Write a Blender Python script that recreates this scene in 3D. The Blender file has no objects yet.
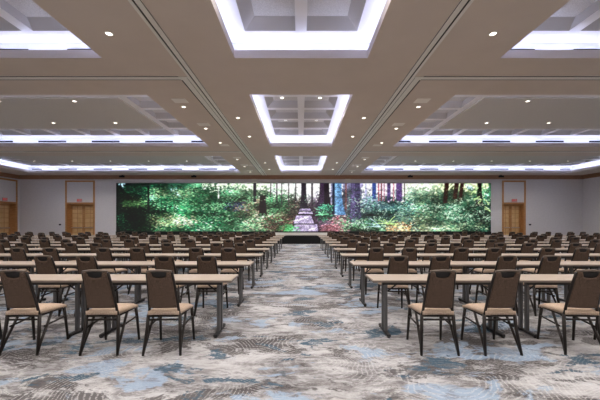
import bpy, math, random
import numpy as np
from mathutils import Vector, Matrix
random.seed(7)
S = bpy.context.scene
C = S.collection
PI = math.pi
CAMZ = 1.47

# ------------------------------------------------------------------ materials
def mat(name, col, rough=.6, metal=0., emit=None, estr=0., spec=.5):
    m = bpy.data.materials.new(name); m.use_nodes = True
    b = m.node_tree.nodes['Principled BSDF']
    b.inputs['Base Color'].default_value = (*col, 1)
    b.inputs['Roughness'].default_value = rough
    b.inputs['Metallic'].default_value = metal
    b.inputs['Specular IOR Level'].default_value = spec
    if emit:
        b.inputs['Emission Color'].default_value = (*emit, 1)
        b.inputs['Emission Strength'].default_value = estr
    return m

def N(m, t, **kw):
    n = m.node_tree.nodes.new(t)
    for k, v in kw.items():
        if k.startswith('i_'):
            n.inputs[k[2:].replace('_', ' ')].default_value = v
        else: setattr(n, k, v)
    return n
def L(m, a, b): m.node_tree.links.new(a, b)
def bsdf(m): return m.node_tree.nodes['Principled BSDF']

def ramp(m, fac, stops, interp='LINEAR'):
    r = N(m, 'ShaderNodeValToRGB'); r.color_ramp.interpolation = interp
    while len(r.color_ramp.elements) < len(stops): r.color_ramp.elements.new(.5)
    for e, (p, c) in zip(r.color_ramp.elements, stops):
        e.position = p; e.color = (*c, 1) if len(c) == 3 else c
    L(m, fac, r.inputs[0]); return r.outputs[0]
def noise_mat(name, c1, c2, scale, rough=.7, bump=0., detail=4, stretch=(1, 1, 1), metal=0., spec=.5, lo=.35, hi=.65):
    m = mat(name, c1, rough, metal, spec=spec)
    tc = N(m, 'ShaderNodeTexCoord'); mp = N(m, 'ShaderNodeMapping'); mp.inputs['Scale'].default_value = stretch
    L(m, tc.outputs['Object'], mp.inputs[0])
    n = N(m, 'ShaderNodeTexNoise', i_Scale=scale, i_Detail=detail); L(m, mp.outputs[0], n.inputs['Vector'])
    L(m, ramp(m, n.outputs[0], [(lo, c1), (hi, c2)]), bsdf(m).inputs['Base Color'])
    if bump:
        b = N(m, 'ShaderNodeBump', i_Strength=bump, i_Distance=.01); L(m, n.outputs[0], b.inputs['Height']); L(m, b.outputs[0], bsdf(m).inputs['Normal'])
    return m

def srgb(r, g, b):
    f = lambda c: (c/255/12.92) if c/255 <= .04045 else ((c/255+.055)/1.055)**2.4
    return (f(r), f(g), f(b))

M = {}
M['ceiling'] = noise_mat('ceiling_paint', (.60, .515, .445), (.625, .54, .465), 1.2, .9)
M['lip'] = mat('coffer_lip_paint', (.66, .60, .58), .85)
M['recess'] = mat('coffer_recess_paint', (.80, .80, .82), .85)
M['beams'] = mat('coffer_beam_paint', (.84, .82, .82), .85)
M['panel'] = noise_mat('acoustic_panel', (.58, .565, .55), (.70, .685, .67), 45, .95, detail=3, lo=.4, hi=.6)
M['cell'] = mat('coffer_cell_shade', (.50, .48, .47), .9)  # sloping cell sides coloured darker than the beams, for the shade they lie in
M['centre'] = noise_mat('centre_panel_weave', (.56, .53, .49), (.62, .585, .54), 45, .95, detail=3)
M['led'] = mat('led_strip', (1, 1, 1), emit=(.62, .68, 1.0), estr=19)
M['slot'] = mat('diffuser_dark', (.012, .012, .022), .7, spec=.1)
M['track'] = mat('airwall_track_metal', (.76, .74, .69), .42, .25)
M['trackslot'] = mat('airwall_slot', (.03, .025, .022), .7)
M['wall'] = noise_mat('wall_covering', (.71, .69, .70), (.76, .74, .75), 6, .9, stretch=(1, 1, 4))
M['wood'] = noise_mat('honey_wood', (.46, .22, .075), (.58, .30, .12), 3, .45, stretch=(1, 1, 8))
M['cornice'] = noise_mat('cornice_wood', (.33, .17, .10), (.40, .215, .13), 3, .5, stretch=(1, 1, 8))
M['doorglass'] = noise_mat('frosted_door_glass', (.66, .42, .18), (.78, .53, .26), 2, .35)  # warm glow of the panes is put into the base colour
M['steel'] = mat('brushed_steel', (.55, .53, .5), .3, .9)
M['exit'] = mat('exit_sign_housing', (.55, .40, .40), .6)
M['exitred'] = mat('exit_sign_red', (.4, .02, .02), .6, emit=(1, .05, .04), estr=.5)
M['black'] = mat('black_fabric', (.008, .008, .009), .85)
M['bezel'] = mat('screen_case', (.015, .015, .017), .5)
M['stagetop'] = noise_mat('stage_top_carpet', (.30, .29, .27), (.36, .34, .32), 8, .9)
M['white'] = mat('white_plastic', (.62, .60, .56), .5)
M['speaker'] = mat('ceiling_panel_paint', (.80, .76, .70), .8)
M['lamp'] = mat('downlight_lens', (1, 1, 1), emit=(1, .93, .82), estr=4.5)
M['lampring'] = mat('downlight_ring', (.75, .70, .64), .4)
M['frame'] = mat('bronze_frame', (.022, .017, .015), .48, .2, spec=.35)
M['rail'] = mat('top_rail_lit', (.16, .125, .10), .45, .2)  # frame bronze, colour lightened for the light caught along the rail
M['grip'] = mat('grip_lining', (.010, .008, .008), .6)
M['tabletop'] = noise_mat('table_laminate', (.40, .325, .265), (.47, .385, .315), 5, .42, stretch=(1, 8, 1))
M['edge'] = mat('table_edge', (.17, .14, .12), .5)
M['tleg'] = mat('table_leg_metal', (.13, .127, .13), .45, .5)
M['tlegdark'] = mat('table_foot_metal', (.030, .029, .031), .5, .4)
M['glide'] = mat('glide', (.01, .01, .01), .6)

# chair fabrics: small interlocking ring weave
def fabric(name, ca, cb, sc):
    m = mat(name, ca, .9, spec=.2)
    tc = N(m, 'ShaderNodeTexCoord')
    v = N(m, 'ShaderNodeTexVoronoi', i_Scale=sc, i_Randomness=.35); L(m, tc.outputs['Object'], v.inputs['Vector'])
    mu = N(m, 'ShaderNodeMath', operation='MULTIPLY'); mu.inputs[1].default_value = 16; L(m, v.outputs['Distance'], mu.inputs[0])
    si = N(m, 'ShaderNodeMath', operation='SINE'); L(m, mu.outputs[0], si.inputs[0])
    n = N(m, 'ShaderNodeTexNoise', i_Scale=260., i_Detail=2.); L(m, tc.outputs['Object'], n.inputs['Vector'])
    ad = N(m, 'ShaderNodeMath', operation='MULTIPLY_ADD'); ad.inputs[1].default_value = .22; L(m, si.outputs[0], ad.inputs[0]); L(m, n.outputs[0], ad.inputs[2])
    L(m, ramp(m, ad.outputs[0], [(.25, ca), (.75, cb)]), bsdf(m).inputs['Base Color'])
    return m
M['backfab'] = fabric('brown_back_fabric', (.070, .046, .034), (.150, .100, .074), 40)
M['seatfab'] = fabric('tan_seat_fabric', (.43, .315, .235), (.61, .47, .365), 50)

def carpet():
    m = mat('patterned_carpet', (.4, .4, .4), .95, spec=.1)
    tc = N(m, 'ShaderNodeTexCoord')
    def nz(scale, detail, off, st=(.62, 1., 1), dist=0., rough=.5):
        mp = N(m, 'ShaderNodeMapping'); mp.inputs['Scale'].default_value = st; mp.inputs['Location'].default_value = off
        L(m, tc.outputs['Object'], mp.inputs[0])
        n = N(m, 'ShaderNodeTexNoise', i_Scale=scale, i_Detail=detail, i_Distortion=dist, i_Roughness=rough)
        L(m, mp.outputs[0], n.inputs['Vector']); return n.outputs[0]
    def mix(fac, a, b):
        x = N(m, 'ShaderNodeMix', data_type='RGBA')
        if isinstance(fac, float): x.inputs[0].default_value = fac
        else: L(m, fac, x.inputs[0])
        for s, q in ((a, 6), (b, 7)):
            if isinstance(s, tuple): x.inputs[q].default_value = (*s, 1)
            else: L(m, s, x.inputs[q])
        return x.outputs[2]
    def math_(op, a, b=None, c=None):
        x = N(m, 'ShaderNodeMath', operation=op)
        for i, s in enumerate((a, b, c)):
            if s is None: continue
            if isinstance(s, (int, float)): x.inputs[i].default_value = s
            else: L(m, s, x.inputs[i])
        return x.outputs[0]
    g = lambda v: (v, v, v)
    base = ramp(m, nz(1.5, 9, (3, 1, 0), (.7, 1.15, 1), dist=.4, rough=.7), [(.40, (.10, .092, .094)), (.49, (.25, .24, .245)), (.56, (.43, .42, .43)), (.68, (.50, .495, .51))])
    streak = ramp(m, nz(9, 7, (1, 5, 0), (.45, 1.4, 1), .4, .75), [(.47, g(0)), (.54, g(1))])
    base = mix(math_('MULTIPLY', streak, .40), base, (.58, .58, .60))
    # ripple rings
    mp = N(m, 'ShaderNodeMapping'); mp.inputs['Scale'].default_value = (.7, 1., 1)
    L(m, tc.outputs['Object'], mp.inputs[0])
    wn = N(m, 'ShaderNodeTexNoise', i_Scale=1.6, i_Detail=2.); L(m, mp.outputs[0], wn.inputs['Vector'])
    va = N(m, 'ShaderNodeVectorMath', operation='MULTIPLY_ADD'); va.inputs[1].default_value = (.35, .35, .35)
    L(m, wn.outputs['Color'], va.inputs[0]); L(m, mp.outputs[0], va.inputs[2])
    v = N(m, 'ShaderNodeTexVoronoi', i_Scale=1.05, i_Randomness=.95); L(m, va.outputs[0], v.inputs['Vector'])
    si = math_('SINE', math_('MULTIPLY', v.outputs['Distance'], 210.))
    dots = ramp(m, nz(55, 1, (0, 0, 0), (1, 1, 1)), [(.40, g(0)), (.55, g(1))])
    ringmask = ramp(m, nz(.8, 2, (9, 4, 0), (1, 1, 1)), [(.40, g(.3)), (.55, g(1))])
    ring = math_('MULTIPLY', math_('MULTIPLY', ramp(m, si, [(.35, g(0)), (.8, g(1))]), dots), ringmask)
    # dark taupe patches
    dk = ramp(m, nz(1.15, 10, (11, 7, 0), (.75, 1.15, 1), .35, .72), [(.525, g(0)), (.55, g(1))])
    base = mix(math_('MULTIPLY', dk, .85), base, (.070, .062, .064))
    # pale blue and dark teal
    bl = ramp(m, nz(1.15, 9, (2, 15, 0), (.75, 1.2, 1), .4, .66), [(.553, g(0)), (.58, g(1))])
    base = mix(math_('MULTIPLY', bl, .8), base, (.30, .395, .53))
    te = ramp(m, nz(1.5, 8, (21, 3, 0), (.75, 1.2, 1), .4, .66), [(.57, g(0)), (.585, g(1))])
    base = mix(math_('MULTIPLY', te, .95), base, (.06, .105, .15))
    fk = ramp(m, nz(7, 8, (4, 9, 0), (.6, 1.3, 1), .4, .75), [(.53, g(0)), (.58, g(1))])
    base = mix(math_('MULTIPLY', fk, .55), base, (.16, .145, .145))
    base = mix(math_('MULTIPLY', ring, .42), base, (.68, .67, .66))
    L(m, base, bsdf(m).inputs['Base Color'])
    return m
M['carpet'] = carpet()

# ------------------------------------------------------------------ mesh helpers
class MB:
    def __init__(s): s.v = []; s.f = []; s.smooth = []
    def add(s, vs, fs, sm=False):
        o = len(s.v); s.v += [tuple(p) for p in vs]
        s.f += [tuple(i+o for i in q) for q in fs]; s.smooth += [sm]*len(fs)
        return s
    def box(s, a, b):
        x0, y0, z0 = a; x1, y1, z1 = b
        return s.add([(x0,y0,z0),(x1,y0,z0),(x1,y1,z0),(x0,y1,z0),(x0,y0,z1),(x1,y0,z1),(x1,y1,z1),(x0,y1,z1)],
              [(0,3,2,1),(4,5,6,7),(0,1,5,4),(1,2,6,5),(2,3,7,6),(3,0,4,7)])
    def quad(s, *p): return s.add(p, [(0,1,2,3)])
    def bbox(s, a, b, r):   # box with chamfered vertical and top edges
        x0,y0,z0=a; x1,y1,z1=b
        def ring(z, i):
            return [(x0+r,y0+i,z),(x1-r,y0+i,z),(x1-i,y0+r,z),(x1-i,y1-r,z),(x1-r,y1-i,z),(x0+r,y1-i,z),(x0+i,y1-r,z),(x0+i,y0+r,z)]
        rs=[ring(z0,r*.6),ring(z0+r,0),ring(z1-r,0),ring(z1,r*.6)]
        vs=[p for q in rs for p in q]; fs=[]
        for k in range(3):
            for i in range(8): j=(i+1)%8; fs.append((k*8+i,k*8+j,k*8+8+j,k*8+8+i))
        fs += [tuple(range(7,-1,-1)), tuple(range(24,32))]
        return s.add(vs,fs)
    def tube(s, pts, r, n=8, rx=None, smooth=True):
        """swept tube through pts with radius r (or list)"""
        pts = [Vector(p) for p in pts]; k = len(pts); vs=[]; fs=[]
        R = r if isinstance(r,(list,tuple)) else [r]*k
        for i,p in enumerate(pts):
            d = (pts[min(i+1,k-1)]-pts[max(i-1,0)]).normalized()
            up = Vector((0,1,0)) if abs(d.y)<.9 else Vector((0,0,1))
            a = d.cross(up).normalized(); b = d.cross(a).normalized()
            for j in range(n):
                t = 2*PI*(j+.5)/n
                vs.append(p + a*math.cos(t)*R[i] + b*math.sin(t)*R[i]*(rx or 1))
        for i in range(k-1):
            for j in range(n):
                q=(j+1)%n; fs.append((i*n+j,i*n+q,(i+1)*n+q,(i+1)*n+j))
        s.add(vs,fs,smooth)
        o = len(s.v)-len(vs)
        s.f += [tuple(o+j for j in range(n-1,-1,-1)), tuple(o+(k-1)*n+j for j in range(n))]; s.smooth += [False]*2
        return s
    def disc(s, c, r, z0, z1, n=16):
        vs=[(c[0]+r*math.cos(2*PI*j/n),c[1]+r*math.sin(2*PI*j/n),z) for z in (z0,z1) for j in range(n)]
        fs=[tuple(range(n-1,-1,-1)),tuple(range(n,2*n))]+[(j,(j+1)%n,n+(j+1)%n,n+j) for j in range(n)]
        return s.add(vs,fs)
    def ring(s, c, r0, r1, z0, z1, n=16):
        vs=[(c[0]+r*math.cos(2*PI*j/n),c[1]+r*math.sin(2*PI*j/n),z) for r,z in ((r0,z0),(r1,z0),(r1,z1),(r0,z1)) for j in range(n)]
        fs=[]
        for k in range(4):
            for j in range(n): q=(j+1)%n; kk=(k+1)%4; fs.append((k*n+j,k*n+q,kk*n+q,kk*n+j))
        return s.add(vs,fs)
    def solid_grid(s, fn, nu, nv, th, mask=None, smooth=True):
        """fn(u,v)->point on front; thick shell displaced by th(u,v) vector; mask(i,j)->bool cell kept"""
        W=nu+1; base=[fn(i/nu,j/nv) for j in range(nv+1) for i in range(W)]
        back=[Vector(p)+Vector(th(i/nu,j/nv)) for p,(i,j) in zip(base,[(i,j) for j in range(nv+1) for i in range(W)])]
        n=len(base); fs=[]; keep=lambda i,j: 0<=i<nu and 0<=j<nv and (mask is None or mask(i,j))
        for j in range(nv):
            for i in range(nu):
                if not keep(i,j): continue
                a,b,c,d=j*W+i,j*W+i+1,(j+1)*W+i+1,(j+1)*W+i
                fs += [(a,b,c,d),(n+d,n+c,n+b,n+a)]
                if not keep(i,j-1): fs.append((b,a,n+a,n+b))
                if not keep(i,j+1): fs.append((d,c,n+c,n+d))
                if not keep(i-1,j): fs.append((a,d,n+d,n+a))
                if not keep(i+1,j): fs.append((c,b,n+b,n+c))
        return s.add(base+back,fs,smooth)
    def mesh(s, name, m):
        me = bpy.data.meshes.new(name); me.from_pydata(s.v, [], s.f)
        me.polygons.foreach_set('use_smooth', s.smooth); me.materials.append(m); me.update(); return me
    def build(s, name, m, parent=None, loc=None):
        o = bpy.data.objects.new(name, s.mesh(name, m)); C.objects.link(o)
        if parent is not None: o.parent = parent
        if loc: o.location = loc
        return o
def tag(o, label=None, cat=None, group=None, kind=None):
    if label: o['label'] = label
    if cat: o['category'] = cat
    if group: o['group'] = group
    if kind: o['kind'] = kind
    return o
def empty(name, loc=(0,0,0), rz=0):
    o = bpy.data.objects.new(name, None); C.objects.link(o); o.location = loc; o.rotation_euler.z = rz
    o.empty_display_size = .1; return o
def struct(o): o['kind'] = 'structure'; return o
def bevel(o, w, seg=2):
    b = o.modifiers.new('b','BEVEL'); b.width = w; b.segments = seg; b.limit_method='ANGLE'; return o

# ------------------------------------------------------------------ room
XW, YF, YB, ZC = 23.5, 26.7, -9.6, 5.36
struct(MB().box((-XW-1,YB-1,-.1),(XW+1,YF+1.2,0)).build('floor', M['carpet']))
BAYS = [(-.5,.65,7.60),(8.6,9.78,16.5),(17.7,18.88,25.3)]
CO = [(-1.58,1.58)], [(4.72,21.4)], [(-21.4,-4.72)]
holes = []
for b,y0,y1 in BAYS:
    for x0,x1 in ((-1.58,1.58),(4.72,21.4),(-21.4,-4.72)): holes.append((x0,x1,y0,y1))
xs = sorted({-XW,XW,-21.4,-4.72,-1.58,1.58,4.72,21.4}); ys = sorted({YB,YF,*[h[2] for h in holes],*[h[3] for h in holes]})
mb = MB()
for i in range(len(xs)-1):
    for j in range(len(ys)-1):
        cx,cy=(xs[i]+xs[i+1])/2,(ys[j]+ys[j+1])/2
        if any(h[0]<cx<h[1] and h[2]<cy<h[3] for h in holes): continue
        mb.quad((xs[i],ys[j],ZC),(xs[i],ys[j+1],ZC),(xs[i+1],ys[j+1],ZC),(xs[i+1],ys[j],ZC))
ceil = struct(mb.build('ceiling', M['ceiling']))
# slab over everything keeps the room closed
struct(MB().box((-XW-1,YB-1,6.5),(XW+1,YF+1,6.7)).build('ceiling_slab', M['beams']))

def wall_with_holes(name, axis, pos, th, a0, a1, holes, m):
    """axis 'y': wall plane at y=pos spanning x a0..a1 ; axis 'x': at x=pos spanning y"""
    mb = MB(); cuts = sorted({a0,a1,*[h[0] for h in holes],*[h[1] for h in holes]})
    for p,q in zip(cuts,cuts[1:]):
        h = next((h for h in holes if h[0]<=p and q<=h[1]), None)
        z0 = h[2] if h else 0
        lo,hi = min(pos,pos+th),max(pos,pos+th)
        if axis=='y': mb.box((p,lo,z0),(q,hi,6.5))
        else: mb.box((lo,p,z0),(hi,q,6.5))
    return struct(mb.build(name, m))
DZ = 2.97
far_doors = [(-19.52,-17.32),(16.9,18.6)]
left_door = (24.25,26.35)
wall_with_holes('wall_far','y',YF,.6,-XW-.6,XW+.6,[(a,b,DZ) for a,b in far_doors],M['wall'])
wall_with_holes('wall_left','x',-XW,-.6,YB,YF,[(left_door[0],left_door[1],DZ)],M['wall'])
wall_with_holes('wall_right','x',XW,.6,YB,YF,[],M['wall'])
wall_with_holes('wall_back','y',YB,-.3,-XW,XW,[],M['wall'])
# cornice
def profile_y(mb,x0,x1,y,s):  # along x on far wall
    mb.box((x0,y-.10,5.10),(x1,y,ZC)); mb.box((x0,y-.14,5.04),(x1,y,5.10))
mb=MB(); profile_y(mb,-XW,XW,YF,1); struct(mb.build('trim_1',M['cornice']))
for k,sx in ((2,-1),(3,1)):
    mb=MB(); x=sx*XW
    mb.box((min(x,x-sx*.10),YB,5.10),(max(x,x-sx*.10),YF-.14,ZC)); mb.box((min(x,x-sx*.14),YB,5.04),(max(x,x-sx*.14),YF-.14,5.10))
    struct(mb.build('trim_%d'%k,M['cornice']))
struct(MB().box((-17.0,YF-.02,0),(16.7,YF,.12)).build('baseboard_far',M['cornice']))

def door(n, w, T, label_side, nleaf=2):
    """built in local space: x 0..w, y into the wall (+), z up; T = matrix"""
    root = empty('door_%d'%n); root.matrix_world = T; struct(root)
    fw=.13; fr=MB()
    fr.box((-fw,-.05,0),(0,.02,4.93)); fr.box((w,-.05,0),(w+fw,.02,4.93)); fr.box((0,-.05,4.80),(w,.02,4.93)); fr.box((0,-.05,DZ),(w,.02,DZ+.13))
    # portal reveals
    fr.box((0,.0,0),(.03,.5,DZ)); fr.box((w-.03,.0,0),(w,.5,DZ)); fr.box((0,.02,DZ-.03),(w,.5,DZ))
    struct(fr.build('door_frame',M['wood'],root))
    struct(MB().box((0,-.02,DZ+.13),(w,0,4.80)).build('transom_panel',M['wall'],root))
    lw=(w-.06-.01*(nleaf-1))/nleaf
    for k in range(nleaf):
        x0=.03+k*(lw+.01); lf=MB(); st=.11; y0,y1=.43,.48
        lf.box((x0,y0,0.01),(x0+st,y1,DZ-.03)); lf.box((x0+lw-st,y0,.01),(x0+lw,y1,DZ-.03))
        lf.box((x0+st,y0,.01),(x0+lw-st,y1,.3)); lf.box((x0+st,y0,DZ-.17),(x0+lw-st,y1,DZ-.03)); lf.box((x0+st,y0,.92),(x0+lw-st,y1,1.04))
        xm=x0+lw/2; lf.box((xm-.018,y0+.01,.3),(xm+.018,y1,DZ-.17))
        for z in (.60,1.40,1.80,2.20,2.55): lf.box((x0+st,y0+.01,z-.018),(x0+lw-st,y1,z+.018))
        d=struct(lf.build('door_leaf',M['wood'],root))
        struct(MB().box((x0+st-.01,y0+.02,.28),(x0+lw-st+.01,y0+.035,DZ-.16)).build('door_glass',M['doorglass'],d))
        struct(MB().box((x0+st*.6,y0-.07,.97),(x0+lw-st*.6,y0-.04,1.01)).box((x0+st*.6,y0-.05,.965),(x0+st*.6+.03,y0,1.015)).box((x0+lw-st*.6-.03,y0-.05,.965),(x0+lw-st*.6,y0,1.015)).build('push_bar',M['steel'],d))
    return root
door(1,2.2,Matrix.Translation((-19.52,YF,0)),'')
door(2,1.7,Matrix.Translation((16.9,YF,0)),'')
door(3,2.1,Matrix.Translation((-XW,24.25,0))@Matrix.Rotation(PI/2,4,'Z'),'')

# ---- EXIT signs
LET={'E':[(0,0,.2,1),(0,0,1,.18),(0,.41,.85,.59),(0,.82,1,1)],'I':[(.38,0,.62,1)],'T':[(.38,0,.62,1),(0,.82,1,1)]}
def exit_sign(T, label):
    r=empty('exit_sign'); r.matrix_world=T
    bevel(MB().box((-.22,-.06,-.13),(.22,0,.13)).build('housing',M['exit'],r),.01)
    mb=MB(); x=-.18
    for ch in 'EXIT':
        w=.075
        if ch=='X':
            for sg in (1,-1):
                a=Vector((x+w/2,-.065,0)); d=Vector((sg*w/2,0,.08)); nn=Vector((.012,0,0))
                mb.add([a-d-nn,a-d+nn,a+d+nn,a+d-nn],[(0,1,2,3)])
        else:
            for (u0,v0,u1,v1) in LET[ch]:
                mb.box((x+u0*w,-.066,-.08+v0*.16),(x+u1*w,-.06,-.08+v1*.16))
        x+=.095
    mb.build('lettering',M['exitred'],r)
    tag(r,label,'exit sign','red exit signs over the doors')
exit_sign(Matrix.Translation((-18.42,YF-.05,DZ+.30)),'red exit sign over the wooden doors between the screen and the room corner')
exit_sign(Matrix.Translation((17.75,YF-.05,DZ+.30)),'red exit sign over the wooden doors just past the green end of the screen')
exit_sign(Matrix.Translation((-XW+.05,25.3,DZ+.30))@Matrix.Rotation(PI/2,4,'Z'),'red exit sign over the doors in the side wall at picture edge')

def plate(x,z,label):
    o=MB().box((-.09,-.03,-.06),(.09,0,.06)).build('wall_control',M['slot'],loc=(x,YF,z)); bevel(o,.01)
    tag(o,label,'wall control')
plate(-20.1,1.25,'small dark control plate on the wall beside the doors left of the screen')
plate(19.1,1.25,'small dark control plate on the wall beside the doors right of the screen')

# ---- cornice fixtures
for px,lab in ((124,'small dark fixture on the cornice over the dark leafy end of the screen'),(195,'small dark fixture on the cornice over the green foliage of the screen'),
               (409,'small dark fixture on the cornice over the red tree trunks of the screen'),(499,'small dark fixture on the cornice beside the doors right of the screen')):
    x=(px-301)/11.98; mb=MB().box((-.20,-.26,0),(.20,-.14,.14)).box((-.04,-.2,.05),(.04,0,.2))
    o=mb.build('cornice_spotlight',M['black'],loc=(x,YF-.10,5.16)); bevel(o,.01); tag(o,lab,'fixture','dark fixtures along the cornice')

# ---- airwall tracks
def track(n, boxes, slots):
    mb=MB()
    for a,b in boxes: mb.box((a[0],a[1],ZC-.012),(b[0],b[1],ZC))
    t=struct(mb.build('trim_%d'%n,M['track']))
    mb=MB()
    for a,b in slots: mb.box((a[0],a[1],ZC-.016),(b[0],b[1],ZC-.011))
    struct(mb.build('track_slot',M['trackslot'],t))
n=4
for s in (-1,1):
    def X(a,b): return (min(s*a,s*b),max(s*a,s*b))
    b1=X(2.80,3.03); b2=X(3.035,3.27)
    track(n,[((b1[0],YB),(b1[1],YF-.14))],[((X(2.925,2.96)[0],YB),(X(2.925,2.96)[1],YF-.14)),((X(2.80,2.812)[0],YB),(X(2.80,2.812)[1],YF-.14))]); n+=1
    track(n,[((b2[0],8.56),(b2[1],YF-.14))],[((X(3.235,3.27)[0],8.75),(X(3.235,3.27)[1],YF-.14)),((X(3.06,3.07)[0],8.6),(X(3.06,3.07)[1],YF-.14))]); n+=1
    h=X(3.275,XW)
    track(n,[((h[0],8.52),(h[1],8.74))],[((h[0],8.52),(h[1],8.55)),((h[0],8.715),(h[1],8.735))]); n+=1
    track(n,[((h[0],17.62),(h[1],17.82))],[((h[0],17.62),(h[1],17.65))]); n+=1
# grey jambs where the tracks meet the far wall
for s in (-1,1):
    struct(MB().box((s*3.9-.22,YF-.16,4.72),(s*3.9+.22,YF,5.04)).build('trim_%d'%n,M['track'])); n+=1

# ---- coffers
ZL=5.56; ZU=5.89; ZP=6.08; OUT=.30
def frustum(mb, x0,x1,y0,y1, i0,i1,j0,j1):
    a=[(x0,y0,ZU),(x1,y0,ZU),(x1,y1,ZU),(x0,y1,ZU)]; b=[(x0+i0,y0+j0,ZP),(x1-i1,y0+j0,ZP),(x1-i1,y1-j1,ZP),(x0+i0,y1-j1,ZP)]
    mb.add(a+b,[(0,1,5,4),(1,2,6,5),(2,3,7,6),(3,0,4,7)]); return b
def coffer(x0,x1,y0,y1, central, label):
    r=empty('ceiling_coffer',((x0+x1)/2,(y0+y1)/2,ZC)); ox,oy=(x0+x1)/2,(y0+y1)/2
    tag(r,label,'ceiling coffer','cove-lit ceiling coffers')
    def B(mb,name,m,p=r):
        mb.v=[(v[0]-ox,v[1]-oy,v[2]-ZC) for v in mb.v]; return mb.build(name,m,p)
    lip=MB(); t=.05
    for a,b in (((x0-t,y0-t),(x1+t,y0)),((x0-t,y1),(x1+t,y1+t)),((x0-t,y0),(x0,y1)),((x1,y0),(x1+t,y1))):
        lip.box((a[0],a[1],ZC+.001),(b[0],b[1],ZL))
    B(lip,'lip',M['lip'])
    X0,X1,Y0,Y1=x0-OUT,x1+OUT,y0-OUT,y1+OUT
    w=MB()
    for a,b in (((X0-.04,Y0-.04),(X1+.04,Y0)),((X0-.04,Y1),(X1+.04,Y1+.04)),((X0-.04,Y0),(X0,Y1)),((X1,Y0),(X1+.04,Y1))):
        w.box((a[0],a[1],ZL-.03),(b[0],b[1],ZU))
    # ledge
    for a,b in (((X0,Y0),(X1,y0-t)),((X0,y1+t),(X1,Y1)),((X0,y0-t),(x0-t,y1+t)),((x1+t,y0-t),(X1,y1+t))):
        w.box((a[0],a[1],ZL-.06),(b[0],b[1],ZL-.03))
    B(w,'cove',M['recess'])
    for a,b in (((x0,y0-.11),(x1,y0-.08)),((x0,y1+.08),(x1,y1+.11)),((x0-.11,y0),(x0-.08,y1)),((x1+.08,y0),(x1+.11,y1))):
        B(MB().box((a[0],a[1],ZL-.03),(b[0],b[1],ZL-.012)),'led_strip',M['led'])
    # beam grid with openings
    cells=[]; bw=.26
    ny=5 if (y1-y0)>6.6 else 5
    py0,py1=y0+.22,y1-.20
    if y1-y0<6.5: pass
    pitch=(py1-py0+.22)/ny
    rows=[(py0+k*pitch,py0+k*pitch+pitch-.22) for k in range(ny)]
    if central:
        for (a,b) in rows:
            cells.append((-1.30,-.13,a,b,.26,0,.05,.25)); cells.append((.13,1.30,a,b,0,.26,.05,.25))
        big=None
    else:
        sg=1 if x0>0 else -1
        ax0,ax1=x0+.24,x1-.24; nx=11; px=(ax1-ax0+.26)/nx
        cols=[(ax0+k*px,ax0+k*px+px-.26) for k in range(nx)]
        for k,(c0,c1) in enumerate(cols):
            for j,(a,b) in enumerate(rows):
                if j in (0,ny-1) or k in (0,nx-1):
                    cells.append((c0,c1,a,b,(.26 if sg>0 else .04),(.04 if sg>0 else .26),.05,.22))
        big=(cols[1][0],cols[-2][1],rows[1][0],rows[-2][1])
    gx=sorted({X0,X1,*[c[0] for c in cells],*[c[1] for c in cells]}); gy=sorted({Y0,Y1,*[c[2] for c in cells],*[c[3] for c in cells]})
    g=MB(); pw=MB()
    for i in range(len(gx)-1):
        for j in range(len(gy)-1):
            cx,cy=(gx[i]+gx[i+1])/2,(gy[j]+gy[j+1])/2
            if any(c[0]<cx<c[1] and c[2]<cy<c[3] for c in cells): continue
            if big and big[0]<cx<big[1] and big[2]<cy<big[3]: continue
            g.quad((gx[i],gy[j],ZU),(gx[i],gy[j+1],ZU),(gx[i+1],gy[j+1],ZU),(gx[i+1],gy[j],ZU))
    B(g,'beam_grid',M['beams'])
    for c in cells:
        pl=B(MB().box((c[0]+c[4],c[2]+c[6],ZP-.005),(c[1]-c[5],c[3]-c[7],ZP+.02)),'panel',M['panel'])
        pm=MB(); frustum(pm,*c); B(pm,'panel_surround',M['cell'],pl)
    if big:
        B(MB().box((big[0],big[2],ZU-.05),(big[1],big[3],ZU+.03)),'centre_panel',M['centre'])
    # linear air diffusers on the ledge behind the lip
    if not central:
        sg=1 if x0>0 else -1
        for xx,ln in [(4.50,1.25)]+[(6.72+2.8*q,1.45) for q in range(6)]:
            q=(sg*xx,sg*min(xx+ln,21.5)); B(MB().box((min(q),Y1-.03,5.655),(max(q),Y1,5.725)),'air_diffuser',M['slot'])
    return rows
names=['nearest','middle','farthest']
CROWS=[]
for k,(b,y0,y1) in enumerate(BAYS):
    where=['over the front seating rows','in the second bay from the camera','in the last bay before the screen'][k]
    rows=coffer(-1.58,1.58,y0,y1,True,'narrow cove-lit coffer over the centre aisle, '+['nearest of three','second of three','farthest of three, by the screen'][k])
    coffer(-21.4,-4.72,y0,y1,False,'wide cove-lit ceiling coffer left of the aisle, '+where)
    coffer(4.72,21.4,y0,y1,False,'wide cove-lit ceiling coffer right of the aisle, '+where)
    CROWS.append(rows)

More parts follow.
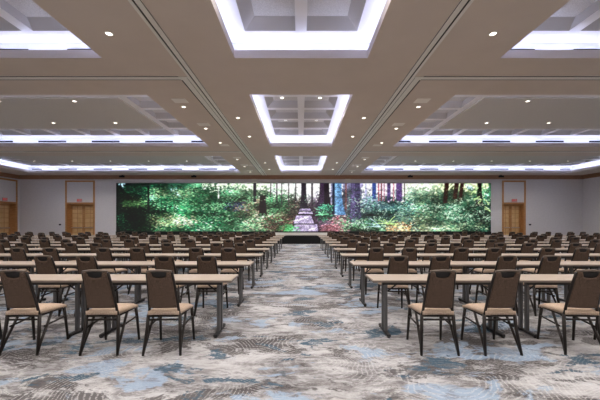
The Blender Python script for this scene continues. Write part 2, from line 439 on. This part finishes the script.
# ---- downlights
LAMPW=140
lens=MB().disc((0,0),.062,-.006,.004,14).mesh('lens',M['lamp']); ringm=MB().ring((0,0),.062,.09,-.012,.004,14).mesh('ring',M['lampring'])
spot=bpy.data.lights.new('downlight_beam','SPOT'); spot.energy=LAMPW; spot.spot_size=math.radians(150); spot.spot_blend=.6; spot.shadow_soft_size=.10; spot.color=(1,.935,.86)
def ordn(i): return ['first','second','third','fourth','fifth','sixth','seventh','eighth','ninth','tenth','eleventh','twelfth','thirteenth','fourteenth','fifteenth','sixteenth','seventeenth','eighteenth','nineteenth','twentieth'][i]
dl=[]
def downlight(x,y,z,label,group,lamp=True):
    r=empty('recessed_downlight',(x,y,z)); tag(r,label,'ceiling light',group)
    for nm,me in (('lens',lens),('trim_ring',ringm)):
        o=bpy.data.objects.new(nm,me); C.objects.link(o); o.parent=r
    if lamp:
        l=bpy.data.objects.new('downlight_beam',spot); C.objects.link(l); l.location=(x,y,z-.03)
YC=[[2.9,5.4],[11.95,14.55],[21.0,23.6]]; YS=[[1.7,4.2,6.6],[10.8,13.3,15.7],[19.9,22.4,24.9]]
cnt=0
for k in range(3):
    for s in (-1,1):
        side='left' if s<0 else 'right'
        for j,y in enumerate(YC[k]):
            downlight(s*2.35,y,ZC,f'small round downlight {side} of the centre coffers, {ordn(k*2+j)} from the camera','downlights beside the centre coffers')
        for j,y in enumerate(YS[k]):
            downlight(s*3.96,y,ZC,f'small round downlight just {side} of the {side} wall track, {ordn(k*3+j)} from the camera','downlights outside the wall tracks')
            # access panels
        for j,y in enumerate([10.25,12.75,16.2] if k==1 else ([19.35,21.8,24.2] if k==2 else [])):
            o=MB().box((-.22,-.18,-.012),(.22,.18,0)).build('ceiling_speaker',M['speaker'],loc=(s*3.88,y,ZC)); 
            tag(o,f'pale square flush ceiling speaker just {side} of the {side} wall track, {ordn((k-1)*3+j)} from the camera','speaker','flush ceiling speakers')
        rows=CROWS[k]
        for j,ri in enumerate((1,3)):
            y=sum(rows[ri])/2
            downlight(s*.70,y,ZP-.01,f'round light inside a centre coffer, {side} half, {ordn(k*2+j)} from the camera','lights inside the centre coffers')
            for q in range(6):
                x=5.45+2.73*q
                yy=BAYS[k][2]-(4.95 if j==0 else 2.40)
                z=ZU-.055 if 0<q and x<19.6 else ZP-.01
                if q==0: yy=sum(rows[ri])/2
                downlight(s*x,yy,z,f'round light in the {side} coffer of bay {ordn(k)}, {ordn(j)} light row, {ordn(q)} outward','lights inside the wide coffers')
        y=sum(rows[4])/2-.1
        for q in range(5):
            downlight(s*(6.95+2.80*q-.05),y,ZP-.01,f'small light in the far edge cells of the {side} coffer, bay {ordn(k)}, {ordn(q)} outward','lights in the far edge cells',lamp=False)

# behind the camera the room goes on: three rows of the same downlights
for y in (-7,-4,-1.5):
    for s in (-1,1):
        for x in (1.2,3.96,8,13):
            l=bpy.data.objects.new('downlight_beam',spot); C.objects.link(l); l.location=(s*x,y,ZC-.05)

# ------------------------------------------------------------------ LED wall picture
PW,PH=375,49; SC=2.6
W,H=int(PW*SC),int(PH*SC)
rng=np.random.default_rng(11)
img=np.zeros((H,W,3))
yy,xx=np.mgrid[0:H,0:W]; PX=xx/SC; PY=yy/SC
def vnoise(cell_x,cell_y):
    gx,gy=int(PW/cell_x)+3,int(PH/cell_y)+3; g=rng.random((gy,gx))
    fx=PX/cell_x; fy=PY/cell_y; ix=fx.astype(int); iy=fy.astype(int); tx=fx-ix; ty=fy-iy
    tx=tx*tx*(3-2*tx); ty=ty*ty*(3-2*ty)
    return (g[iy,ix]*(1-tx)+g[iy,ix+1]*tx)*(1-ty)+(g[iy+1,ix]*(1-tx)+g[iy+1,ix+1]*tx)*ty
keys=[0,30,60,85,110,140,160,175,200,225,250,275,300,330,355,375]
top=[(14,40,40),(22,52,40),(70,140,110),(90,150,110),(110,160,120),(140,165,130),(150,180,150),(190,205,200),(190,200,205),(150,150,190),(150,140,185),(190,170,185),(150,175,150),(150,165,130),(140,175,120),(60,110,80)]
midc=[(18,42,36),(26,66,46),(50,120,75),(44,120,78),(46,110,72),(80,100,72),(78,110,74),(100,120,88),(90,66,90),(80,80,90),(95,105,120),(60,105,105),(95,130,100),(70,130,100),(50,110,80),(28,80,60)]
bot=[(14,34,30),(36,60,44),(56,98,66),(36,92,66),(66,128,88),(92,120,90),(86,90,66),(96,70,66),(120,95,120),(110,82,86),(85,110,85),(80,120,92),(150,140,96),(110,150,110),(66,112,80),(16,56,46)]
def lerpc(t,arr):
    a=np.array(arr,float); return np.stack([np.interp(t,keys,a[:,c]) for c in range(3)],-1)
xcol=np.arange(W)/SC; T_,M_,B_=lerpc(xcol,top),lerpc(xcol,midc),lerpc(xcol,bot)
fy=(PY/PH)[...,None]
base=np.where(fy<.5,T_[None]*(1-fy*2)+M_[None]*fy*2,M_[None]*(2-fy*2)+B_[None]*(fy*2-1))
n1=vnoise(16,8); n2=vnoise(6,4)
base=base*(.35+.75*n1+.35*n2)[...,None]
img[:]=base
def ell(cx,cy,rx,ry,ang,col,alpha=1.):
    x0,x1=int(max(0,(cx-rx-ry)*SC)),int(min(W,(cx+rx+ry)*SC+2)); y0,y1=int(max(0,(cy-rx-ry)*SC)),int(min(H,(cy+rx+ry)*SC+2))
    if x1<=x0 or y1<=y0: return
    u=PX[y0:y1,x0:x1]-cx; v=PY[y0:y1,x0:x1]-cy; ca,sa=math.cos(ang),math.sin(ang)
    d=((u*ca+v*sa)/rx)**2+((-u*sa+v*ca)/ry)**2
    a=(np.clip(1.35-d,0,1)*alpha)[...,None]; img[y0:y1,x0:x1]=img[y0:y1,x0:x1]*(1-a)+np.array(col)*a
def poly(px0,px1,y0,y1,col,px0b=None,px1b=None,alpha=1.,curve=1.):
    px0b=px0 if px0b is None else px0b; px1b=px1 if px1b is None else px1b
    t=np.clip((PY-y0)/(y1-y0),0,1)**curve; l=px0+(px0b-px0)*t; r=px1+(px1b-px1)*t
    a=np.clip(np.minimum(PX-l,r-PX)*1.6+.5,0,1)*((PY>=y0)&(PY<=y1))*alpha
    tex=(.75+.5*rng.random((H,W)))[...,None]
    img[:]=img*(1-a[...,None])+np.clip(np.array(col)*tex,0,255)*a[...,None]
# bright sky gaps
for (a,b,y1,c) in ((151,226,20,(238,240,232)),(214,222,26,(240,240,245)),(245,262,15,(232,232,225)),(262,290,20,(225,200,215)),(85,150,9,(205,222,190)),(290,316,9,(215,225,190)),(318,372,11,(205,222,160))):
    for _ in range(int((b-a)*y1*.28)):
        ell(rng.uniform(a,b),rng.uniform(0,y1)*rng.uniform(.3,1),rng.uniform(.6,2.4),rng.uniform(.5,1.6),rng.uniform(0,3),c,.75)
for (cx,cy,r) in ((6,1.5,2.2),(37,15,2.3),(57,7,2.8),(62,11,2),(353,4,3)):
    for _ in range(14): ell(cx+rng.normal()*r*.7,cy+rng.normal()*r*.6,1.1,.7,rng.uniform(0,3),(170,215,235),.7)
# foliage behind the trunks
def leaves(n,a,b,y0,y1,cols,size=(.5,1.7),thin=(.25,.6),al=.8,angs=(-.5,.5)):
    for _ in range(n):
        cx,cy=rng.uniform(a,b)+rng.normal()*2.5,rng.uniform(y0,y1)+rng.normal()*1.2; k=int(np.clip(cy*SC,0,H-1)),int(np.clip(cx*SC,0,W-1))
        c=np.array(cols[rng.integers(len(cols))],float)*(.45+.9*n1[k])*rng.uniform(.7,1.2)
        ell(cx,cy,rng.uniform(*size),rng.uniform(*thin),rng.uniform(*angs),np.clip(c,0,255),al)
G1=[(30,90,62),(20,70,50),(60,120,80),(14,40,36),(10,28,30)]
G2=[(60,160,100),(40,135,90),(110,190,120),(20,80,60),(160,205,150),(15,60,50),(28,110,84)]
G3=[(135,185,145),(180,210,170),(80,145,115),(44,96,80),(215,225,195),(24,60,56)]
leaves(900,0,32,3,49,G1+[(8,26,26)]*2)
leaves(240,6,30,17,24,[(110,175,100),(80,150,90),(150,190,120)],(.6,2.),(.25,.5),.7)
leaves(1700,32,100,2,49,G2); leaves(1400,85,160,6,49,G2+G3)
leaves(220,36,66,33,44,[(190,205,140),(150,180,110),(215,200,160)],al=.7)
leaves(170,55,80,34,42,[(200,170,150),(190,200,150)],al=.6)
leaves(260,36,80,6,14,[(200,215,160),(120,190,130)],al=.6)
leaves(200,0,60,23,30,[(16,30,30),(22,20,28)],al=.8)
leaves(420,118,152,17,33,[(170,140,120),(130,95,80),(200,175,150),(90,60,60),(120,130,90)],al=.75)
leaves(110,110,128,19,27,[(60,60,110),(90,90,140),(20,30,60)],al=.8)
leaves(500,128,180,30,49,[(180,195,150),(90,150,100),(140,110,100),(60,110,70),(205,190,165)])
leaves(420,150,172,12,28,[(90,180,120),(60,150,95),(150,210,150),(40,110,70)])
leaves(380,172,190,16,34,[(60,50,60),(110,80,80),(40,60,50),(150,120,110)])
leaves(300,150,182,34,48,[(120,60,60),(160,100,90),(70,50,60),(90,140,80),(190,140,130)])
leaves(300,196,236,20,49,[(80,50,80),(60,40,60),(110,80,100),(60,70,70)])
leaves(1500,232,300,14,49,[(80,130,120),(50,90,100),(110,150,140),(40,60,80),(150,175,170),(60,120,90),(30,60,60)])
leaves(1700,296,375,10,49,G3+[(70,150,120),(40,120,100),(30,90,80)])
leaves(260,300,372,40,47,[(200,215,170),(170,190,140)],al=.7)
leaves(260,345,375,26,49,[(10,50,40),(20,70,55)],al=.8)
def trunk(a,b,y1,col,fa=None,fb=None,hl=None,curve=3):
    poly(a,b,0,y1,col,fa if fa is not None else a,fb if fb is not None else b,curve=curve)
    if hl: poly(a+.1*(b-a),a+.45*(b-a),0,y1,hl,(fa if fa is not None else a)+.3,(a+b)/2,alpha=.55,curve=curve)
D_=(38,26,40)
trunk(31,33,30,(14,24,24)); trunk(101.5,103,15,(215,225,200)); trunk(137,140,19,(40,34,46))
poly(143.6,149.4,12,33,(44,22,26),142.4,151,curve=1.5)
for a,b,y in ((160,161.3,20),(165,166,22),(172,173,23),(154,155,14),(179,180,18)): trunk(a,b,y,(62,52,60))
trunk(185,190,25,(46,36,52),183.5,192); trunk(195,196.8,25,(60,48,58))
trunk(203.5,213,25,(40,26,42),199,216,(80,60,90)); trunk(214.5,216,20,(120,120,150))
trunk(217.5,225.5,32,(76,118,162),217,230,(124,168,208)); trunk(216,218.6,33,(26,40,66)); trunk(229,230.6,26,(110,70,70))
trunk(234.5,244,40,(66,58,92),233,246,(112,100,146)); trunk(256,260,16,(50,70,130)); trunk(249,250.5,12,(150,150,200))
for a,b,c in ((262,263.2,(150,70,80)),(264.6,266,(120,60,70)),(271,274.5,(82,66,112)),(277,278.2,(170,110,120)),(280,286,(86,64,112)),(288,289,(60,60,50)),(267.6,268.6,(140,90,110))): trunk(a,b,18,c)
poly(328.5,333,0,20,(56,30,26),327,331); poly(338.5,343,0,16,(58,34,28),336.5,341); poly(344.5,348,0,17,(60,34,30),342,346)
poly(361.5,365.5,0,23,(30,20,22),359,368,curve=2)
# path of planks
for (a,b,c,d,y0,y1) in ((178,201,176,202.5,41.5,49),(180,195,177.5,198,32.5,40.5),(183,196,182,197,28.5,30.8),(184,194,183,195,25.6,27.4)):
    poly(a-.8,b+.8,y0,y1+1.4,(34,18,34),c-.8,d+.8); poly(a,b,y0,y1,(150,136,172),c,d)
for x,y,l in ((182,37,6),(190,34.5,3),(196,46,4.5),(186,29.6,3)): ell(x,y,l,.9,-.25,(225,205,232),.8)
# bushes and ferns in front
leaves(320,203,214,22,37,[(60,160,120),(40,120,90),(110,200,150),(20,70,60)],(.5,1.6),(.25,.5),.85,(-1.2,1.2))
leaves(420,216,232,34,49,[(210,190,190),(160,110,120),(120,60,70),(90,130,100),(190,90,110)])
leaves(240,205,222,43,49,[(150,90,100),(190,130,140),(120,60,70)])
leaves(500,228,270,36,49,[(60,130,80),(100,160,110),(40,80,60),(150,190,150)])
leaves(260,272,296,40,49,[(220,170,110),(200,140,90),(235,200,140),(150,110,80)])
leaves(150,168,178,42,49,[(90,180,110),(60,140,80)])
def frond(cx,cy,L_,ang,col):
    for t in np.linspace(0,1,26):
        x=cx+math.cos(ang)*L_*t; y=cy-math.sin(ang)*L_*t+3*t*t; ell(x,y,1.1,.45*(1.2-t),-ang,col,.8)
leaves(220,232,262,4,42,[(120,170,165),(150,200,180),(50,90,90),(30,50,60),(90,150,120)],(.4,1.3),(.25,.5),.8,(-1,1))
leaves(200,284,375,3,22,[(150,190,130),(200,220,160),(80,140,90)],(.5,1.5),(.25,.5),.75,(-1,1))
leaves(120,150,200,10,30,[(150,190,150),(80,120,90),(50,60,60)],(.4,1.2),(.2,.4),.75,(-1.5,1.5))
for k in range(60):   # lit and shaded clumps
    cx,cy=rng.uniform(238,375),rng.uniform(14,46); d_=rng.random()<.5
    for q in range(14): ell(cx+rng.normal()*3,cy+rng.normal()*1.3,rng.uniform(.5,1.3),.4,rng.uniform(-1,1),(18,50,50) if d_ else (185,212,182),.6)
for k in range(60):
    cx,cy=rng.uniform(30,180),rng.uniform(4,46); d_=rng.random()<.6
    for q in range(14): ell(cx+rng.normal()*4,cy+rng.normal()*1.2,rng.uniform(.5,1.5),.4,rng.uniform(-.5,.5),(12,46,38) if d_ else (130,195,140),.6)
for a in (.25,.6,1.0,2.1,2.6,2.95,.05): frond(272,41,rng.uniform(8,15),a,(160,200,120))
for a in (.5,1.3,2.2,2.8): frond(206,32,7,a,(110,190,140))
for a in (2.3,2.7,3.0): frond(264,44,16,a,(150,180,190))
for k in range(8): frond(rng.uniform(352,370),rng.uniform(6,26),rng.uniform(4,9),rng.uniform(-.5,1.2),(165,200,130))
f=vnoise(2.2,1.4)*.5+vnoise(1.2,.8)*.5
img*=(.68+.72*f)[...,None]
gry=img.mean(-1,keepdims=True); img=gry+(img-gry)*.74
img+=rng.normal(0,7,(H,W,1)); img=np.clip(img,0,255)
# a touch of contrast
img=np.clip((img-100)*1.55+106,0,255)
lin=np.where(img/255<=.04045,img/255/12.92,((img/255+.055)/1.055)**2.4)
SX0,SX1,SZ0,SZ1=(116-301)/12.05,(491-301)/12.05,.673,4.706
ysc=YF-.14
vx=np.linspace(SX0+.03,SX1-.03,W); vz=np.linspace(SZ1-.03,SZ0+.03,H)
me=bpy.data.meshes.new('picture')
co=np.zeros((H,W,3),np.float32); co[...,0]=vx[None]; co[...,1]=ysc; co[...,2]=vz[:,None]
ii=np.arange(H*W).reshape(H,W)
fa=np.stack([ii[1:,:-1],ii[1:,1:],ii[:-1,1:],ii[:-1,:-1]],-1).reshape(-1,4)
me.vertices.add(H*W); me.vertices.foreach_set('co',co.ravel()); me.loops.add(fa.size); me.loops.foreach_set('vertex_index',fa.ravel().astype(np.int32))
me.polygons.add(len(fa)); me.polygons.foreach_set('loop_start',np.arange(0,fa.size,4,dtype=np.int32)); me.polygons.foreach_set('loop_total',np.full(len(fa),4,np.int32)); me.update()
ca=me.color_attributes.new('pix','FLOAT_COLOR','POINT'); ca.data.foreach_set('color',np.concatenate([lin,np.ones((H,W,1))],-1).astype(np.float32).ravel())
ms=bpy.data.materials.new('led_picture'); ms.use_nodes=True; b=bsdf(ms); b.inputs['Base Color'].default_value=(.01,.01,.01,1); b.inputs['Roughness'].default_value=.6
at=N(ms,'ShaderNodeAttribute',attribute_name='pix'); L(ms,at.outputs['Color'],b.inputs['Emission Color']); b.inputs['Emission Strength'].default_value=1.0
ms.cycles.emission_sampling='NONE' if hasattr(ms.cycles,'emission_sampling') else ms.cycles.emission_sampling
me.materials.append(ms)
scr=empty('video_wall',((SX0+SX1)/2,YF,0)); tag(scr,'wide video wall showing a forest path among trees and ferns','screen')
cas=MB().box((SX0,ysc+.012,SZ0),(SX1,YF-.001,SZ1)).build('casing',M['bezel']); cas.parent=scr; cas.matrix_parent_inverse=Matrix.Translation((-(SX0+SX1)/2,-YF,0))
po=bpy.data.objects.new('picture',me); C.objects.link(po); po.parent=scr; po.matrix_parent_inverse=cas.matrix_parent_inverse.copy()
bs=MB().box((SX0,ysc-.05,0),(SX1,YF-.03,SZ0)).build('base',M['black']); bs.parent=scr; bs.matrix_parent_inverse=cas.matrix_parent_inverse.copy()
# ------------------------------------------------------------------ stage
st=empty('stage',(0,23.9,0)); tag(st,'low black-skirted stage with grey top at the end of the aisle','stage')
MB().box((-2.44,-2.5,.55),(2.44,2.5,.61)).build('deck',M['stagetop'],st)
mb=MB()
for k in range(40):   # pleated skirt
    x=-2.42+k*.121; mb.box((x,-2.47+(.015 if k%2 else 0),0),(x+.121,-2.42,.55))
mb.box((-2.42,-2.42,0),(-2.38,2.45,.55)); mb.box((2.38,-2.42,0),(2.42,2.45,.55))
mb.build('skirt',M['black'],st)

# ------------------------------------------------------------------ chair
def chair_meshes():
    out=[]
    seat=MB(); 
    def sf(u,v):
        y=-.225+.425*v; hw=.172+.032*v; x=(2*u-1)*hw
        e=max(abs(2*u-1)**6,abs(2*v-1)**6); 
        return (x,y,.500-.030*v-.024*e-.012*(v>.85)*(v-.85)*6+.006*math.cos((2*u-1)*1.5))
    seat.solid_grid(sf,10,10,lambda u,v:(0,0,-.068+.010*v+.024*max(abs(2*u-1)**6,abs(2*v-1)**6)))
    out.append(('seat',seat.mesh('seat',M['seatfab']),None))
    # back: leans back, narrowing upward, with a hand slot under the top rail
    def line(t,z,off=0):
        v=(z-.505)/.435; z-=.012*v; hw=.152-.026*v
        return (t*hw,-.205-.125*max(v,0)**1.15-.018*(1-t*t)+off,z+.012*(1-t*t)*v)
    def sst(a,b,x):
        x=min(1,max(0,(x-a)/(b-a))); return x*x*(3-2*x)
    def ztop(t): return .938-.062*(1-sst(.52,.72,abs(t)))-.012*max(0,1-(t/.5)**2)
    bk=MB().solid_grid(lambda u,v:line(2*u-1,.515+(ztop(2*u-1)-.515)*v,-.020),24,12,lambda u,v:(0,.040,0))
    out.append(('backrest',bk.mesh('backrest',M['backfab']),None))
    gp=MB().solid_grid(lambda u,v:line(1.5*u-.75,.84+.095*v,-.004),6,4,lambda u,v:(0,.008,0))
    out.append(('hand_grip',gp.mesh('hand_grip',M['grip']),'backrest'))
    fr=MB()
    for s in (-1,1):
        pts=[(s*.175,-.198,.40)]
        for z in (.50,.61,.72,.83,.935):
            p=line(s,z); pts.append((p[0]+s*.008,p[1],p[2]))
        fr.tube(pts,.0150,8)
    tr=MB(); tr.tube([(line(t,.948)[0]*1.07,line(t,.948)[1],line(t,.948)[2]) for t in np.linspace(-1,1,9)],.0125,8)
    out.append(('back_frame',fr.mesh('back_frame',M['frame']),None)); out.append(('top_rail',tr.mesh('top_rail',M['rail']),None))
    for s in (-1,1):
        out.append(('leg',MB().tube([(s*.175,-.198,.43),(s*.182,-.215,.27),(s*.203,-.268,.012)],[.0185,.0185,.0145],8).disc((s*.203,-.268),.014,0,.014,8).mesh('leg',M['frame']),None))
        out.append(('leg',MB().tube([(s*.190,.165,.42),(s*.197,.185,.27),(s*.206,.215,.012)],[.0175,.0175,.0135],8).disc((s*.206,.215),.014,0,.014,8).mesh('leg',M['frame']),None))
        out.append(('stretcher',MB().tube([(s*.190,-.150,.285),(s*.196,.182,.305)],.011,6).mesh('stretcher',M['frame']),None))
        out.append(('leg_brace',MB().tube([(s*.182,-.02,.42),(s*.196,-.225,.10),(s*.201,-.252,.03)],[.015,.014,.011],8).mesh('leg_brace',M['frame']),None))
    sfm=MB(); z=.418
    sfm.tube([(-.175,-.20,z),(.175,-.20,z)],.012,6); sfm.tube([(-.190,.165,z),(.190,.165,z)],.012,6)
    for s in (-1,1): sfm.tube([(s*.175,-.20,z),(s*.190,.165,z)],.012,6)
    out.append(('seat_frame',sfm.mesh('seat_frame',M['frame']),None))
    out.append(('stretcher',MB().tube([(-.178,-.200,.375),(.178,-.200,.375)],.011,6).mesh('stretcher',M['frame']),None))
    return out
CH=chair_meshes()
def join_meshes(name,items,m):
    mb=MB()
    for me in items:
        mb.add([tuple(v.co) for v in me.vertices],[tuple(p.vertices) for p in me.polygons],True)
    return mb.mesh(name,m)
CHF=[c for c in CH if c[0] in ('seat','backrest','hand_grip','top_rail')]
CHF=[c for c in CHF]+[('frame',join_meshes('frame',[c[1] for c in CH if c[0] not in('seat','backrest','hand_grip','top_rail')],M['frame']),None)]
def instance(kind,loc,rz,parts):
    r=empty(kind,loc,rz); made={}
    for nm,me,par in parts:
        o=bpy.data.objects.new(nm,me); C.objects.link(o)
        o.parent=made[par] if par else r; made.setdefault(nm,o)
    return r
def copy_thing(src,loc,rz):
    r=src.copy(); C.objects.link(r); r.location=loc; r.rotation_euler.z=rz
    for ch in [o for o in KIDS[src.name]]:
        c=ch.copy(); C.objects.link(c); c.parent=r
        for g in KIDS.get(ch.name,[]):
            d=g.copy(); C.objects.link(d); d.parent=c
    return r
KIDS={}
def remember(r):
    ks=list(r.children); KIDS[r.name]=ks
    for k in ks: KIDS[k.name]=list(k.children)

# ------------------------------------------------------------------ table
def table_meshes():
    out=[('tabletop',MB().bbox((-.928,-.229,.705),(.928,.229,.735),.006).mesh('tabletop',M['tabletop']),None),
         ('edge_band',MB().box((-.930,-.231,.703),(.930,-.2275,.724)).box((-.930,.2275,.703),(.930,.231,.724)).box((-.930,-.2275,.703),(-.9265,.2275,.724)).box((.9265,-.2275,.703),(.930,.2275,.724)).mesh('edge_band',M['edge']),'tabletop'),
         ('apron',MB().box((-.80,-.19,.665),(.80,-.17,.704)).box((-.80,.17,.665),(.80,.19,.704)).mesh('apron',M['tlegdark']),None)]
    for s in (-1,1):
        x=s*.725
        out.append(('leg',MB().bbox((x-.021,-.085,.03),(x+.021,-.035,.70),.006).bbox((x-.021,.035,.03),(x+.021,.085,.70),.006).box((x-.019,-.16,.68),(x+.019,.16,.704)).mesh('leg',M['tleg']),None))
        ft=MB().bbox((x-.024,-.235,.012),(x+.024,.235,.045),.008)
        for yy_ in (-.215,.215): ft.disc((x,yy_),.020,0,.014,10)
        out.append(('foot',ft.mesh('foot',M['tlegdark']),None))
        out.append(('brace',MB().tube([(x-s*.01,0,.52),(x-s*.24,0,.70)],.010,6).mesh('brace',M['tlegdark']),None))
    return out
TB=table_meshes()
TBF=TB[:3]+[('leg',join_meshes('leg',[TB[3][1],TB[4][1],TB[5][1]],M['tleg']),None),('leg',join_meshes('leg',[TB[6][1],TB[7][1],TB[8][1]],M['tleg']),None)]
TBF=[t for t in TBF if t[0] not in ('apron','edge_band')]

proto={}
def put(kind,near,loc,rz,parts):
    k=(kind,near)
    if k not in proto:
        r=instance(kind,loc,rz,parts); remember(r); proto[k]=r; return r
    return copy_thing(proto[k],loc,rz)
NROW=10
rowname=['front']+[ordn(i) for i in range(1,NROW-1)]+['last']
nch=ntb=0
for i in range(NROW):
    D=4.28+1.504*i; Dc=3.79+1.504*i; near=i<5
    for s in (-1,1):
        side='left' if s<0 else 'right'
        k=0
        while True:
            x0=.88+1.862*k
            if x0>.94*(D+.23)+.15 or x0+1.87>XW-1: break
            xc=s*(x0+.931)+(.03 if s>0 else 0)
            r=put('conference_table',near,(xc,D,0),0,TB if near else TBF)
            tag(r,f'tan-topped narrow folding table in the {rowname[i]} row, {ordn(k)} table {side} of the aisle','table','narrow folding tables in rows'); ntb+=1
            OFF={-1:[(.61,1.255),(.57,1.215),(.47,1.12)],1:[(.63,1.31),(.46,1.14),(.38,1.05)]}[s]
            for j,off in enumerate(OFF[min(k,2)]):
                cx=x0+off
                if i==0 and 2*k+j<3: cx={-1:(1.54,2.23,3.12),1:(1.535,2.22,3.16)}[s][2*k+j]
                if cx-.2>.94*(Dc+.3)+.15: continue
                rz=math.radians(random.uniform(-2.5,2.5)); dx=random.uniform(-.03,.03) if i else 0; dy=random.uniform(-.045,-.02)
                if i==0: rz=math.radians({(-1,0):1.5,(-1,1):1,(-1,2):2,(1,0):-1,(1,1):2,(1,2):-6}.get((s,2*k+j),0)); dy=0
                r=put('banquet_chair',near,(s*(cx)+dx,Dc+dy,0),rz,CH if near else CHF)
                tag(r,f'brown banquet chair with tan seat, {rowname[i]} row, {ordn(2*k+j)} chair {side} of the aisle','chair','banquet chairs in rows'); nch+=1
            k+=1
print('chairs',nch,'tables',ntb)

# ------------------------------------------------------------------ camera, world, view
cam=bpy.data.cameras.new('camera'); co_=bpy.data.objects.new('camera',cam); C.objects.link(co_)
co_.location=(0,0,CAMZ); co_.rotation_euler=(PI/2,0,0); cam.sensor_width=36; cam.lens=320*36/600; cam.shift_x=-1/600; cam.shift_y=22/600; cam.clip_end=200
S.camera=co_
w=bpy.data.worlds.new('world'); S.world=w; w.use_nodes=True; w.node_tree.nodes['Background'].inputs[0].default_value=(.5,.5,.55,1); w.node_tree.nodes['Background'].inputs[1].default_value=.05
S.view_settings.view_transform='Standard'; S.view_settings.look='None'; S.view_settings.exposure=0; S.view_settings.gamma=1; S.view_settings.use_curve_mapping=False
S.cycles.use_denoising=True; S.cycles.max_bounces=8; S.cycles.diffuse_bounces=6
